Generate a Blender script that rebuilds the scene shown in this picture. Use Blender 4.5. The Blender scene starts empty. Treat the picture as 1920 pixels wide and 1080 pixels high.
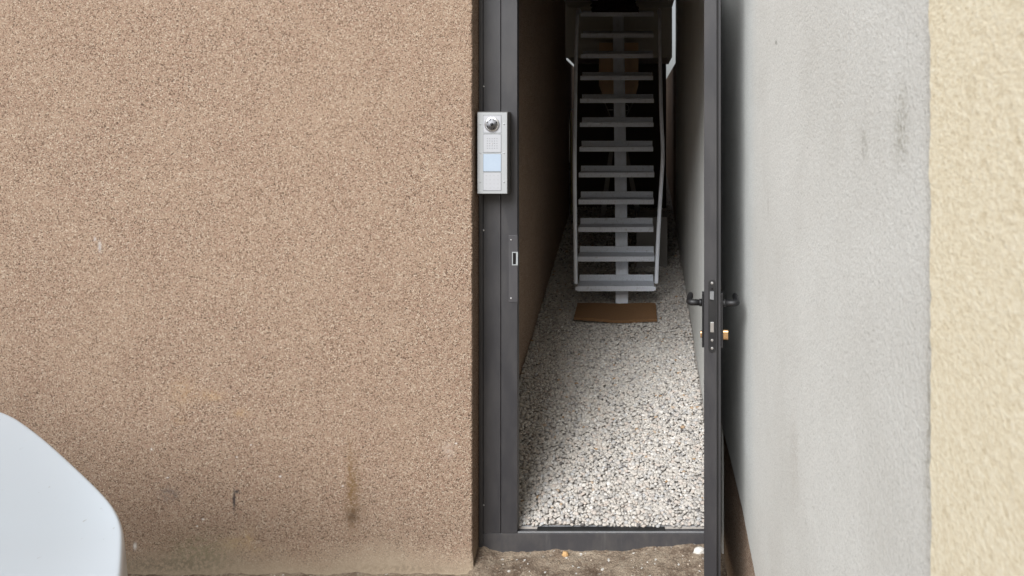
import bpy, bmesh, math, random
import numpy as np
from mathutils import Vector, Matrix, noise
R = math.radians
rnd = random.Random(7)
C = bpy.context.scene.collection
SC = bpy.context.scene

# ------------------------------------------------------------------ camera
EYE = 1.95                       # eye height above the street
F = 1411.0                       # focal length in photo pixels (1920 wide)
cam_d = bpy.data.cameras.new("camera"); cam = bpy.data.objects.new("camera", cam_d); C.objects.link(cam)
SC.camera = cam
cam_d.sensor_width = 36.0
cam_d.lens = F / 1920 * 36
cam_d.shift_x = -(1197 - 960) / 1920
cam_d.shift_y = -(540 - 240) / 1920
cam_d.clip_start = 0.02; cam_d.clip_end = 3000
cam.location = (0, 0, EYE); cam.rotation_euler = (R(90), 0, 0)
cam_d.dof.use_dof = True; cam_d.dof.focus_distance = 3.6; cam_d.dof.aperture_fstop = 7.0

# ------------------------------------------------------------------ light
w = bpy.data.worlds.new("World"); SC.world = w; w.use_nodes = True
nt = w.node_tree; nt.nodes.clear()
sky = nt.nodes.new('ShaderNodeTexSky'); sky.sky_type = 'NISHITA'; sky.sun_disc = False
SUN_EL, SUN_AZ = 41, 203          # azimuth clockwise from +Y
sky.sun_elevation = R(SUN_EL); sky.sun_rotation = R(SUN_AZ)
sky.air_density = 1.0; sky.dust_density = 4.0; sky.ozone_density = 1.0
hsv = nt.nodes.new('ShaderNodeHueSaturation'); hsv.inputs['Saturation'].default_value = 0.28
bg = nt.nodes.new('ShaderNodeBackground'); bg.inputs['Strength'].default_value = 0.07
wo = nt.nodes.new('ShaderNodeOutputWorld')
nt.links.new(sky.outputs[0], hsv.inputs['Color']); nt.links.new(hsv.outputs[0], bg.inputs[0]); nt.links.new(bg.outputs[0], wo.inputs[0])
sl = bpy.data.lights.new("sun", 'SUN'); sl.energy = 3.0; sl.angle = R(36); sl.color = (.94, .97, 1.0)
so = bpy.data.objects.new("sun", sl); C.objects.link(so)
a, e = R(SUN_AZ), R(SUN_EL)
sd = Vector((math.sin(a) * math.cos(e), math.cos(a) * math.cos(e), math.sin(e)))
so.rotation_euler = sd.to_track_quat('Z', 'Y').to_euler()
SC.view_settings.view_transform = 'Standard'; SC.view_settings.look = 'None'
SC.view_settings.exposure = 0.7; SC.view_settings.gamma = 1
SC.cycles.max_bounces = 10; SC.cycles.diffuse_bounces = 6

# ------------------------------------------------------------------ helpers
def P(px, py, d):                # point of the place seen at photo pixel (px,py) at distance d
    return Vector(((px - 1197) / F * d, d, EYE + (240 - py) / F * d))
def PX(px, d): return (px - 1197) / F * d
def PZ(py, d): return EYE + (240 - py) / F * d

def tag(o, label=None, cat=None, group=None, kind=None):
    if label: o['label'] = label
    if cat: o['category'] = cat
    if group: o['group'] = group
    if kind: o['kind'] = kind
    return o
def empty(name, loc, label, cat, group=None):
    o = bpy.data.objects.new(name, None); C.objects.link(o); o.location = loc; o.empty_display_size = .1
    return tag(o, label, cat, group)

class MB:
    def __init__(s): s.v = []; s.f = []
    def add(s, vs, fs):
        n = len(s.v); s.v += [tuple(v) for v in vs]; s.f += [tuple(i + n for i in f) for f in fs]; return s
    def box(s, x0, x1, y0, y1, z0, z1, M=None):
        vs = [Vector((x, y, z)) for z in (z0, z1) for x, y in ((x0, y0), (x1, y0), (x1, y1), (x0, y1))]
        if M: vs = [M @ v for v in vs]
        return s.add(vs, [(3, 2, 1, 0), (4, 5, 6, 7), (0, 1, 5, 4), (1, 2, 6, 5), (2, 3, 7, 6), (3, 0, 4, 7)])
    def hexa(s, p):   # 8 pts as box order
        return s.add(p, [(3, 2, 1, 0), (4, 5, 6, 7), (0, 1, 5, 4), (1, 2, 6, 5), (2, 3, 7, 6), (3, 0, 4, 7)])
    def tube(s, path, r, n=14, cap=True):
        path = [Vector(p) for p in path]
        rr = r if isinstance(r, (list, tuple)) else [r] * len(path)
        t0 = (path[1] - path[0]).normalized()
        up = Vector((0, 0, 1)) if abs(t0.z) < .9 else Vector((1, 0, 0))
        nrm = t0.cross(up).normalized(); base = len(s.v)
        for i, p in enumerate(path):
            t = (path[min(i + 1, len(path) - 1)] - path[max(i - 1, 0)]).normalized()
            nrm = (nrm - t * nrm.dot(t)).normalized(); b = t.cross(nrm)
            for k in range(n):
                a = 2 * math.pi * k / n
                s.v.append(tuple(p + (nrm * math.cos(a) + b * math.sin(a)) * rr[i]))
        for i in range(len(path) - 1):
            for k in range(n):
                k2 = (k + 1) % n; o = base + i * n
                s.f.append((o + k, o + k2, o + n + k2, o + n + k))
        if cap:
            s.f.append(tuple(base + k for k in reversed(range(n))))
            o = base + (len(path) - 1) * n; s.f.append(tuple(o + k for k in range(n)))
        return s
    def prism(s, pts, a, b, axis='y'):  # pts 2D polygon extruded along axis
        def mk(u, v, t): return (u, t, v) if axis == 'y' else ((t, u, v) if axis == 'x' else (u, v, t))
        n = len(pts)
        vs = [mk(u, v, a) for u, v in pts] + [mk(u, v, b) for u, v in pts]
        return s.add(vs, [tuple(range(n)), tuple(reversed(range(n, 2 * n)))] + [(i, (i + n), (i + 1) % n + n, (i + 1) % n) for i in range(n)])
    def build(s, name, mat, parent=None, bevel=0, smooth=False, seg=2, M=None):
        me = bpy.data.meshes.new(name)
        off = Vector(parent_world(parent)) if parent else Vector((0, 0, 0))
        vs = [(M @ Vector(v)) if M else Vector(v) for v in s.v]
        me.from_pydata([tuple(v - off) for v in vs], [], s.f)
        bm = bmesh.new(); bm.from_mesh(me); bmesh.ops.recalc_face_normals(bm, faces=bm.faces); bm.to_mesh(me); bm.free()
        me.materials.append(mat)
        o = bpy.data.objects.new(name, me); C.objects.link(o)
        if parent: o.parent = parent
        if smooth:
            for p in me.polygons: p.use_smooth = True
        if bevel:
            m = o.modifiers.new('bevel', 'BEVEL'); m.width = bevel; m.segments = seg; m.limit_method = 'ANGLE'; m.angle_limit = R(35)
            m.harden_normals = False
        return o
def parent_world(p):
    v = Vector((0, 0, 0))
    while p: v += p.location; p = p.parent
    return v
def top(o, label, cat, group=None, kind=None): return tag(o, label, cat, group, kind)

# ------------------------------------------------------------------ materials
class N:
    def __init__(s, name):
        s.m = bpy.data.materials.new(name); s.m.use_nodes = True; s.t = s.m.node_tree
        s.b = s.t.nodes['Principled BSDF']; s.tc = s.t.nodes.new('ShaderNodeTexCoord').outputs['Object']
    def n(s, t, **k):
        o = s.t.nodes.new(t)
        for a, b in k.items():
            if a.startswith('i_'): o.inputs[a[2:].replace('_', ' ')].default_value = b
            else: setattr(o, a, b)
        return o
    def L(s, a, b): s.t.links.new(a, b)
    def geo(s):
        return s.n('ShaderNodeNewGeometry').outputs['Position']
    def scale(s, v, sc):
        m = s.n('ShaderNodeMapping'); m.inputs['Scale'].default_value = sc; s.L(v, m.inputs[0]); return m.outputs[0]
    def noise(s, v, sc, det=3, rough=.55, dist=0):
        o = s.n('ShaderNodeTexNoise'); o.inputs['Scale'].default_value = sc; o.inputs['Detail'].default_value = det
        o.inputs['Roughness'].default_value = rough; o.inputs['Distortion'].default_value = dist; s.L(v, o.inputs['Vector']); return o.outputs['Fac']
    def vor(s, v, sc, feat='F1', out='Color', rnd=1):
        o = s.n('ShaderNodeTexVoronoi', feature=feat); o.inputs['Scale'].default_value = sc; o.inputs['Randomness'].default_value = rnd
        s.L(v, o.inputs['Vector']); return o.outputs[out]
    def ramp(s, f, st, mode='LINEAR'):
        o = s.n('ShaderNodeValToRGB'); o.color_ramp.interpolation = mode; e = o.color_ramp.elements
        while len(e) > 1: e.remove(e[-1])
        e[0].position = st[0][0]; e[0].color = (*st[0][1], 1) if len(st[0][1]) == 3 else st[0][1]
        for p, c in st[1:]:
            q = e.new(p); q.color = (*c, 1)
        s.L(f, o.inputs[0]); return o.outputs[0]
    def fr(s, f, a, b, c=0., d=1.):
        o = s.n('ShaderNodeMapRange'); o.inputs[1].default_value = a; o.inputs[2].default_value = b; o.inputs[3].default_value = c; o.inputs[4].default_value = d
        s.L(f, o.inputs[0]); return o.outputs[0]
    def math(s, op, a, b=None, c=None):
        o = s.n('ShaderNodeMath', operation=op)
        for i, x in enumerate((a, b, c)):
            if x is None: continue
            if isinstance(x, (int, float)): o.inputs[i].default_value = x
            else: s.L(x, o.inputs[i])
        return o.outputs[0]
    def mix(s, f, a, b, bt='MIX'):
        o = s.n('ShaderNodeMix', data_type='RGBA', blend_type=bt)
        for i, x in ((0, f), (6, a), (7, b)):
            if isinstance(x, (int, float)): o.inputs[i].default_value = x
            elif isinstance(x, tuple): o.inputs[i].default_value = (*x, 1)
            else: s.L(x, o.inputs[i])
        return o.outputs[2]
    def sep(s, v):
        o = s.n('ShaderNodeSeparateXYZ'); s.L(v, o.inputs[0]); return o.outputs
    def bump(s, h, st, dist=.003, prev=None):
        o = s.n('ShaderNodeBump'); o.inputs['Strength'].default_value = st; o.inputs['Distance'].default_value = dist
        s.L(h, o.inputs['Height'])
        if prev: s.L(prev, o.inputs['Normal'])
        return o.outputs[0]
    def fin(s, col=None, rough=.6, metal=0, nrm=None, spec=None):
        if col is not None:
            if isinstance(col, tuple): s.b.inputs['Base Color'].default_value = (*col, 1)
            else: s.L(col, s.b.inputs['Base Color'])
        if isinstance(rough, (int, float)): s.b.inputs['Roughness'].default_value = rough
        else: s.L(rough, s.b.inputs['Roughness'])
        s.b.inputs['Metallic'].default_value = metal
        if spec is not None: s.b.inputs['Specular IOR Level'].default_value = spec
        if nrm is not None: s.L(nrm, s.b.inputs['Normal'])
        return s.m

def blob(k, v, cx, cz, rx, rz):          # soft elliptical mask on a wall at (cx,cz)
    s = k.sep(v)
    dx = k.math('DIVIDE', k.math('SUBTRACT', s[0], cx), rx); dz = k.math('DIVIDE', k.math('SUBTRACT', s[2], cz), rz)
    r2 = k.math('ADD', k.math('MULTIPLY', dx, dx), k.math('MULTIPLY', dz, dz))
    return k.math('POWER', 2.718, k.math('MULTIPLY', r2, -1.0))

def render_mat(name, stains=True):
    k = N(name); g = k.geo()
    # coarse scratch render of small coloured grains
    wv = k.scale(g, (1, 1, 1))
    cell = k.vor(wv, 225)
    cs = k.n('ShaderNodeSeparateColor'); k.L(cell, cs.inputs[0])
    col = k.ramp(cs.outputs[0], [(0, (0.091, 0.061, 0.044)), (.12, (0.227, 0.142, 0.099)), (.26, (0.382, 0.266, 0.185)), (.5, (0.455, 0.332, 0.240)), (.72, (0.373, 0.235, 0.171)), (.82, (0.500, 0.381, 0.279)), (.95, (0.600, 0.488, 0.376))])
    edge = k.vor(wv, 225, 'DISTANCE_TO_EDGE', 'Distance')
    gap = k.fr(edge, .0, .12, .5, 1)
    col = k.mix(1, col, gap, 'MULTIPLY')
    n2 = k.noise(wv, 330, 2, .6)
    col = k.mix(k.fr(n2, .3, .44, .85, 0), col, (.07, .048, .036))
    big = k.noise(g, 1.3, 4, .6); col = k.mix(k.fr(big, .35, .7, 0, .12), col, (.40, .28, .19))
    big2 = k.noise(g, 3.7, 5, .6); col = k.mix(k.fr(big2, .42, .75, 0, .12), col, (.58, .45, .32))
    med = k.noise(g, 38, 3, .6); col = k.mix(k.fr(med, .35, .7, .0, .16), col, (.27, .18, .125))
    h = k.math('ADD', k.math('MULTIPLY', k.fr(edge, 0, .35), .6), k.math('MULTIPLY', n2, 1.2))
    h = k.math('ADD', h, k.math('MULTIPLY', med, .8))
    if stains:
        z = k.sep(g)[2]; wob = k.noise(g, 4, 4, .6); fine = k.noise(g, 60, 3, .7)
        def st(px, py, rx, rz, c, amt, brk=True):
            nonlocal col
            m = blob(k, g, PX(px, 3.27), PZ(py, 3.27), rx / 431.5, rz / 431.5)
            if brk: m = k.math('MULTIPLY', m, k.fr(fine, .40, .58, .12, 1.25))
            col = k.mix(k.math('MINIMUM', k.math('MULTIPLY', m, amt), 1), col, c)
        # rising damp: greyish wash low on the wall, then a sandy splash band
        m = k.fr(k.math('ADD', z, k.math('MULTIPLY', wob, .45)), .62, .18, 0, .26); col = k.mix(m, col, (.225, .185, .14))
        m = k.fr(k.math('ADD', z, k.math('MULTIPLY', wob, .20)), .26, .12, 0, .8); col = k.mix(m, col, (.41, .335, .245))
        st(662, 925, 11, 62, (.19, .115, .05), .75); st(660, 968, 11, 12, (.07, .045, .025), .75, False); st(662, 960, 20, 26, (.16, .10, .06), .5); st(655, 885, 5, 60, (.22, .13, .06), .5)
        st(400, 742, 22, 9, (.48, .31, .16), .4); st(452, 775, 15, 9, (.48, .31, .16), .35); st(338, 790, 12, 8, (.48, .31, .16), .25); st(345, 735, 22, 26, (.50, .32, .16), .25)
        st(436, 1018, 26, 12, (.50, .36, .20), .4); st(466, 1008, 10, 14, (.50, .36, .20), .45); st(478, 1030, 20, 8, (.48, .36, .22), .35)
        st(318, 927, 17, 14, (.13, .11, .105), .6); st(439, 938, 2.2, 17, (.06, .05, .05), 1.2, False); st(444, 922, 5, 3, (.06, .05, .05), 1., False)
        st(187, 462, 3, 9, (.55, .55, .55), .55, False); st(178, 448, 2, 4, (.6, .6, .6), .5, False)
        st(253, 1024, 3, 6, (.7, .68, .64), 1., False); st(840, 845, 10, 16, (.6, .5, .42), .4)
        st(370, 1035, 60, 34, (.22, .20, .12), .55); st(300, 1060, 130, 16, (.16, .14, .10), .5); st(760, 1066, 120, 10, (.22, .17, .12), .5)
        for _ in range(9):
            st(rnd.uniform(240, 870), rnd.uniform(820, 1065), rnd.uniform(1, 2.2), rnd.uniform(1, 2.2), (.75, .72, .68) if rnd.random() < .6 else (.08, .06, .05), .9, False)
        # smooth the grain at the bottom
        k2 = k.fr(z, .03, .2, .25, 1); h = k.math('MULTIPLY', h, k2)
    b = k.bump(h, .9, .0035)
    return k.fin(k.mix(1, col, (1.05, 1.05, 1.06), 'MULTIPLY'), .93, nrm=b, spec=.2)
M_tan = render_mat('tan_scratch_render')

def grey_mat():
    k = N('grey_fine_plaster'); g = k.geo()
    gs = k.scale(g, (1, 1, .8))
    f = k.noise(gs, 300, 3, .7); big = k.noise(g, 2.2, 5, .6)
    col = k.ramp(f, [(.26, (.38, .385, .37)), (.42, (.64, .65, .625)), (.6, (.72, .73, .705)), (.75, (.78, .79, .765))])
    col = k.mix(k.fr(big, .4, .75, 0, .3), col, (.40, .385, .345))
    st = k.noise(k.scale(g, (1, 9, .7)), 4, 5, .65)
    col = k.mix(k.fr(st, .55, .85, 0, .12), col, (.36, .34, .30))
    spk = k.noise(k.scale(g, (1, 1.2, .8)), 95, 3, .6); col = k.mix(k.fr(spk, .68, .78, 0, .45), col, (.24, .22, .19))
    s = k.sep(g)
    def stn(px, py, ry, rz, c, amt):
        nonlocal col
        y = .372 * F / (px - 1197); z = PZ(py, y)
        dy = k.math('DIVIDE', k.math('SUBTRACT', s[1], y), ry); dz = k.math('DIVIDE', k.math('SUBTRACT', s[2], z), rz)
        m = k.math('POWER', 2.718, k.math('MULTIPLY', k.math('ADD', k.math('MULTIPLY', dy, dy), k.math('MULTIPLY', dz, dz)), -1))
        br = k.fr(k.noise(g, 130, 4, .7), .4, .6, 0, 1.3)
        col = k.mix(k.math('MULTIPLY', k.math('MULTIPLY', m, br), amt), col, c)
    stn(1690, 240, .03, .055, (.30, .29, .24), .6); stn(1620, 275, .02, .03, (.25, .24, .2), .4)
    stn(1455, 80, .012, .006, (.1, .1, .09), .8); stn(1440, 385, .008, .03, (.3, .28, .25), .5)
    stn(1490, 860, .05, .09, (.40, .36, .31), .35); stn(1745, 330, .014, .3, (.30, .29, .24), .35); stn(1742, 850, .012, .12, (.28, .26, .2), .5)
    # splash dirt near the plinth
    m = k.fr(k.math('ADD', s[2], k.math('MULTIPLY', k.noise(g, 5, 4), .3)), 1.05, .65, 0, .25); col = k.mix(m, col, (.36, .33, .28))
    h = k.math('ADD', f, k.math('MULTIPLY', k.noise(gs, 130, 3, .6), 1.2))
    return k.fin(col, .9, nrm=k.bump(h, .55, .0028), spec=.2)
M_grey = grey_mat()

def cream_mat():
    k = N('cream_coarse_plaster'); g = k.geo()
    gs = k.scale(g, (1, .85, 1.25))
    f = k.noise(gs, 170, 4, .62, .5); big = k.noise(g, 6, 4)
    col = k.ramp(f, [(.24, (.50, .42, .28)), (.4, (.72, .645, .475)), (.58, (.82, .765, .60)), (.75, (.86, .82, .69))])
    col = k.mix(k.fr(big, .4, .7, 0, .3), col, (.73, .65, .48))
    mott = k.noise(k.scale(g, (1, .8, 1)), 42, 3, .6); col = k.mix(k.fr(mott, .56, .72, 0, .35), col, (.60, .52, .36))
    h = k.math('ADD', k.math('MULTIPLY', k.noise(gs, 95, 3, .5, .5), 1.0), k.math('MULTIPLY', f, .8))
    return k.fin(col, .9, nrm=k.bump(h, .3, .0045), spec=.2)
M_cream = cream_mat()

def paint(name, c, rough=.42, dirt=.12, scale=1.0, dirtc=(.2, .18, .16)):
    k = N(name); g = k.geo()
    n = k.noise(k.scale(g, (1, 1, .35)), 9 * scale, 5, .65); f = k.noise(g, 900, 2)
    sp = k.noise(g, 70, 4, .7)
    col = k.mix(k.fr(n, .45, .8, 0, dirt), c, dirtc); col = k.mix(k.fr(sp, .66, .8, 0, dirt * 1.6), col, dirtc)
    return k.fin(col, k.fr(n, .3, .75, rough - .06, rough + .14), nrm=k.bump(f, .12, .0004))
M_frame = paint('anthracite_powder_coat', (.031, .030, .033), .45, .14)
M_frame_in = paint('anthracite_profile_inner', (.036, .035, .038), .5, .12)
M_strike = paint('strike_plate_grey', (.052, .050, .054), .4, .2)
M_keep = paint('zinc_keeper', (.32, .34, .34), .45, .2)
M_seal = paint('black_rubber', (.012, .012, .012), .6, .1)
def sill_mat():
    k = N('dusty_sill'); g = k.geo()
    n = k.noise(k.scale(g, (1, 1, .5)), 14, 5, .7); s = k.noise(k.scale(g, (1.6, 1, .12)), 11, 4, .7)
    col = k.mix(k.fr(n, .4, .75, 0, .5), (.042, .040, .043), (.105, .095, .085))
    col = k.mix(k.fr(s, .62, .72, 0, .15), col, (.2, .19, .18))
    return k.fin(col, .6)
M_sill = sill_mat()
M_alu = paint('worn_aluminium', (.42, .43, .45), .34, .5, 3); M_alu.node_tree.nodes['Principled BSDF'].inputs['Metallic'].default_value = .7
M_steel = paint('zinc_screw', (.6, .6, .6), .3, .1); M_steel.node_tree.nodes['Principled BSDF'].inputs['Metallic'].default_value = .9
M_brass = paint('brass', (.75, .48, .24), .28, .1); M_brass.node_tree.nodes['Principled BSDF'].inputs['Metallic'].default_value = .95
M_black = paint('black_satin_metal', (.006, .006, .007), .5, .1)
M_panel = paint('silver_grey_panel', (.34, .35, .355), .4, .06, 2); M_case = paint('dark_casing', (.06, .055, .05), .5, .15)
M_module = paint('light_module', (.385, .39, .41), .4, .04, 2)
M_dot = paint('dark_perforation', (.04, .04, .045), .5, 0)
M_mark = paint('pale_grey_marking', (.3, .3, .31), .5, 0)
def disp_mat():
    k = N('pale_blue_display'); 
    n = k.noise(k.geo(), 25, 3)
    col = k.mix(n, (.34, .405, .49), (.385, .45, .53)); k.fin(col, .22)
    return k.m
M_disp = disp_mat()
M_chrome = paint('chrome', (.85, .85, .86), .3, .1); M_chrome.node_tree.nodes['Principled BSDF'].inputs['Metallic'].default_value = 1
M_lens = paint('lens_black', (.01, .01, .012), .08, 0)
def tread_mat():
    k = N('painted_checker_plate'); g = k.geo()
    def bars(rot):
        m = k.n('ShaderNodeMapping'); m.inputs['Rotation'].default_value = (rot, rot, rot); k.L(g, m.inputs[0])
        b = k.n('ShaderNodeTexBrick'); b.inputs['Scale'].default_value = 38; b.inputs['Mortar Size'].default_value = .012; b.inputs['Mortar Smooth'].default_value = .3
        b.inputs['Brick Width'].default_value = .7; b.inputs['Row Height'].default_value = .35; k.L(m.outputs[0], b.inputs['Vector']); return b.outputs['Fac']
    h = k.math('MAXIMUM', bars(.8), bars(-.8)); n = k.noise(g, 40, 5, .7)
    col = k.mix(k.fr(n, .55, .72, 0, .5), (.72, .76, .83), (.27, .24, .21))
    col = k.mix(k.math('MULTIPLY', h, .25), col, (.34, .33, .33))
    return k.fin(col, .5, nrm=k.bump(h, .8, .0035))
M_tread = tread_mat()
M_stair = paint('pale_grey_steel_paint', (.72, .76, .83), .45, .3, 2, (.22, .19, .16))
def soil_mat():
    k = N('dry_soil'); g = k.geo()
    n = k.noise(g, 9, 6, .7); f = k.noise(g, 150, 4, .7); v = k.vor(g, 110)
    col = k.ramp(n, [(.3, (.13, .09, .062)), (.42, (.22, .16, .115)), (.55, (.38, .30, .22)), (.72, (.50, .41, .31))])
    col = k.mix(k.fr(f, .3, .6, .6, 0), col, (.07, .048, .034))
    cs = k.n('ShaderNodeSeparateColor'); k.L(v, cs.inputs[0])
    col = k.mix(k.fr(cs.outputs[0], .86, .9, 0, .5), col, (.42, .35, .27))
    col = k.mix(k.fr(cs.outputs[1], .985, .99, 0, .9), col, (.7, .67, .62))
    h = k.math('ADD', f, k.noise(g, 45, 4, .6))
    return k.fin(col, .95, nrm=k.bump(h, 1, .012), spec=.2)
M_soil = soil_mat()
def stone_mat():
    k = N('pale_river_pebbles'); g = k.geo()
    r = k.n('ShaderNodeNewGeometry').outputs['Random Per Island']
    col = k.ramp(r, [(0, (.055, .052, .052)), (.008, (.19, .18, .175)), (.05, (0.307, 0.293, 0.275)), (.25, (0.395, 0.370, 0.336)), (.45, (0.455, 0.422, 0.377)), (.62, (0.492, 0.458, 0.413)), (.75, (0.440, 0.374, 0.325)), (.82, (0.381, 0.381, 0.377)), (.93, (0.529, 0.495, 0.449)), (.985, (0.602, 0.580, 0.544)), (.995, (.30, .19, .10))])
    n = k.noise(g, 120, 4, .6); col = k.mix(k.fr(n, .35, .7, .0, .28), col, (.33, .28, .24))
    return k.fin(col, .85, nrm=k.bump(n, .4, .003), spec=.25)
M_stone = stone_mat()
M_bed = paint('dark_gravel_bed', (.32, .29, .26), .95, .5, 3, (.2, .18, .16))
def mat_mat():
    k = N('brown_coir'); g = k.geo(); n = k.noise(k.scale(g, (1, 1, 1)), 420, 3, .7); b = k.noise(g, 12, 4)
    col = k.mix(k.fr(n, .3, .7), (.12, .062, .03), (.29, .165, .082)); col = k.mix(k.fr(b, .4, .7, 0, .3), col, (.2, .12, .07))
    return k.fin(col, .95, nrm=k.bump(n, 1, .006), spec=.1)
M_mat = mat_mat()
def car_mat():
    k = N('white_car_paint'); g = k.geo()
    n = k.noise(k.scale(g, (1, 1, 1)), 60, 3, .6); v = k.noise(k.scale(g, (1.0, .35, .35)), 95, 2, .5)
    col = k.mix(k.fr(n, .68, .76, 0, .14), (.46, .515, .57), (.40, .34, .34)); col = k.mix(k.fr(v, .72, .77, 0, .5), col, (.25, .23, .23))
    k.fin(col, .32); k.b.inputs['Coat Weight'].default_value = .6; k.b.inputs['Coat Roughness'].default_value = .12
    return k.m
M_car = car_mat()
M_glass = paint('tinted_glass', (.02, .025, .028), .06, 0)
M_tyre = paint('tyre_rubber', (.02, .02, .02), .8, .2)
M_dark = paint('dark_grey_cladding', (.55, .54, .50), .6, .1)
M_back = paint('blackened_board', (.05, .04, .033), .8, .1)
M_ceil = paint('dark_ceiling', (.03, .025, .02), .85, .1)
M_conc = paint('dull_concrete', (.20, .19, .18), .85, .4)
M_wood = paint('dim_tan_board', (.70, .50, .34), .7, .3)
M_red = paint('dark_red_cloth', (.016, .006, .006), .95, .2, 1, (.01, .008, .008))

# ------------------------------------------------------------------ layout (metres)
XL, XR = -.723, .372             # faces of the two alley walls
DF, DG = 3.27, 3.40              # facade plane, gate frame plane
gy = [0, 3.0, 3.40, 4.3, 4.6, 5.1, 6.03, 7.85, 12]
gz = [-1.85, -1.83, -1.822, -1.555, -1.495, -1.40, -1.215, -.885, -.30]
def gh(d): return EYE + float(np.interp(d, gy, gz))       # gravel height

# ------------------------------------------------------------------ buildings
def tan_building():
    # front and alley face share a rough, slightly wavering render corner
    mb = MB(); z0, z1 = -.05, 7.0
    zs = list(np.arange(z0, 3.0, .0045)) + [3.5, z1]
    rows = []
    r = random.Random(3)
    for z in zs:
        j = (r.uniform(-.0022, .0016) + .0022 * noise.noise(Vector((0, 0, z * 9))) + .0012 * noise.noise(Vector((4, 0, z * 60)))) if z < 3 else 0
        j2 = r.uniform(-.0015, .0015)
        low = max(0, .10 - z) * .10
        rows.append([(-16, DF, z), (XL - .012, DF, z), (XL - .003 + j, DF + .001 + j2, z), (XL + j + low, DF + .006, z), (XL, DF + .02, z), (XL, 7.55, z), (-16, 7.55, z)])
    n = len(rows[0]); vs = [p for row in rows for p in row]; fs = []
    for i in range(len(rows) - 1):
        for q in range(n - 1):
            fs.append((i * n + q, i * n + q + 1, (i + 1) * n + q + 1, (i + 1) * n + q))
    fs.append(tuple((len(rows) - 1) * n + q for q in range(n)))
    mb.add(vs, fs); mb.box(-16, XL, 7.551, 14, -.05, EYE + .685)
    o = mb.build('rendered_house_wall', M_tan)
    return tag(o, 'tan scratch render house wall with speckled grains left of the gate', 'building')
tan_building()

# upper storey bridging the passage
bz = EYE + .72
b = MB()
b.box(XL + .002, XR - .002, DF + .01, DF + .34, bz, 7.0)
o = b.build('passage_lintel_wall', M_tan); tag(o, 'tan render wall bridging the passage above the gate', 'wall')
b = MB().box(XL + .001, XR - .001, DF + .345, 7.38, EYE + 2.45, EYE + 2.65)
o = b.build('passage_ceiling', M_ceil); tag(o, None, None, None, 'structure')

def grey_building():
    mb = MB()
    ys = [.94, 2.397, 2.69, 2.93, 3.32, 3.36]
    ez = [-1.52, -1.427, -1.364, -1.346, -1.325, -1.32]
    # outer part with a ragged lower edge
    top_z = 7.0; yy = list(np.arange(.94, 3.36, .012)) + [3.36]
    vs = []; r = random.Random(5)
    for y in yy:
        z = EYE + float(np.interp(y, ys, ez)) + r.uniform(-.002, .002)
        vs += [(XR, y, z), (XR, y, top_z), (XR + .03, y, z)]
    fs = []
    for i in range(len(yy) - 1):
        a, b_ = i * 3, i * 3 + 3
        fs += [(a, b_, b_ + 1, a + 1), (a + 2, b_ + 2, b_, a)]
    n = len(vs)
    vs += [(XR + .03, .94, top_z)]; fs += [(0, 1, n, 2)]
    mb.add(vs, fs)
    mb.box(XR, 9, 3.36, 7.55, .0, top_z)
    mb.box(XR + .031, 9, .945, 3.355, 1.0, top_z)
    return mb.build('grey_house', M_grey)
gh_o = grey_building(); MB().box(XR + .001, 9, 7.551, 14, .0, EYE + .655).build('rear_wall', M_tan, gh_o)
tag(gh_o, 'light grey fine plaster house wall behind the open gate leaf', 'building')
b = MB(); b.box(XR + .009, XR + .2, .95, 3.355, -.05, .75)
pl = b.build('plinth', M_tan, gh_o)

def cream_building():
    mb = MB(); r = random.Random(9); zs = list(np.arange(-.05, 3.2, .006)) + [7.0]
    vs = []; x = XR - .010
    for z in zs:
        j = .006 * noise.noise(Vector((1, 2, z * 16))) + .005 * noise.noise(Vector((5, 2, z * 60))) if z < 3.2 else 0
        lean = (EYE + .1 - z) * -.006
        e = .941 + j + lean
        vs += [(x, -5, z), (x, e - .006, z), (x + .003, e, z), (XR + .02, e + .001, z), (9, .93, z), (9, -5, z)]
    n = 6; fs = []
    for i in range(len(zs) - 1):
        for q in range(5): fs.append((i * n + q, i * n + q + 1, (i + 1) * n + q + 1, (i + 1) * n + q))
    mb.add(vs, fs)
    return mb.build('cream_house', M_cream)
tag(cream_building(), 'cream coarse plaster house wall close at the right edge', 'building')

# far closing wall behind the stair
b = MB().box(XL + .001, XR - .001, 11.2, 11.5, 1.0, EYE + .6)
tag(b.build('far_wall', M_tan), 'dim brown wall closing the far end of the passage', 'wall')

# ------------------------------------------------------------------ ground
def ground():
    xs = sorted(set([-400, -60, -16, -6, -4, -3] + list(np.round(np.arange(-2.4, .46, .012), 4)) + [.6, 3, 60, 400]))
    ys = sorted(set([-400, -60, -10, -3, 0, 1.5, 2.4] + list(np.round(np.arange(2.8, 3.47, .010), 4)) + [4, 8, 14, 60, 400]))
    V = []
    for y in ys:
        for x in xs:
            z = .012
            if -2.5 < x < .5 and 2.7 < y < 3.6:
                p = Vector((x * 7, y * 7, 0)); z += .010 * noise.noise(p) + .007 * noise.noise(p * 4) + .004 * noise.noise(p * 13)
                if x > XL - .02:
                    t = min(1, max(0, (y - 3.15) / .25)); z += .028 * t
                    z += .030 * math.exp(-((x - .26) / .16) ** 2) * t * (1 if y < 3.5 else 0)
                    z += .012 * math.exp(-((x - .05) / .12) ** 2) * t + .02 * math.exp(-((x + .70) / .05) ** 2) * t
            if y > 3.45: z = -.1
            V.append((x, y, z))
    nx = len(xs); Fa = [(j * nx + i, j * nx + i + 1, (j + 1) * nx + i + 1, (j + 1) * nx + i) for j in range(len(ys) - 1) for i in range(nx - 1)]
    o = MB().add(V, Fa).build('ground', M_soil, smooth=True); tag(o, None, None, None, 'structure')
ground()
V = []; dl = [3.44, 3.6, 4.0, 4.3, 4.6, 5.1, 6.03, 7.85, 9, 11.2]
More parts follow.
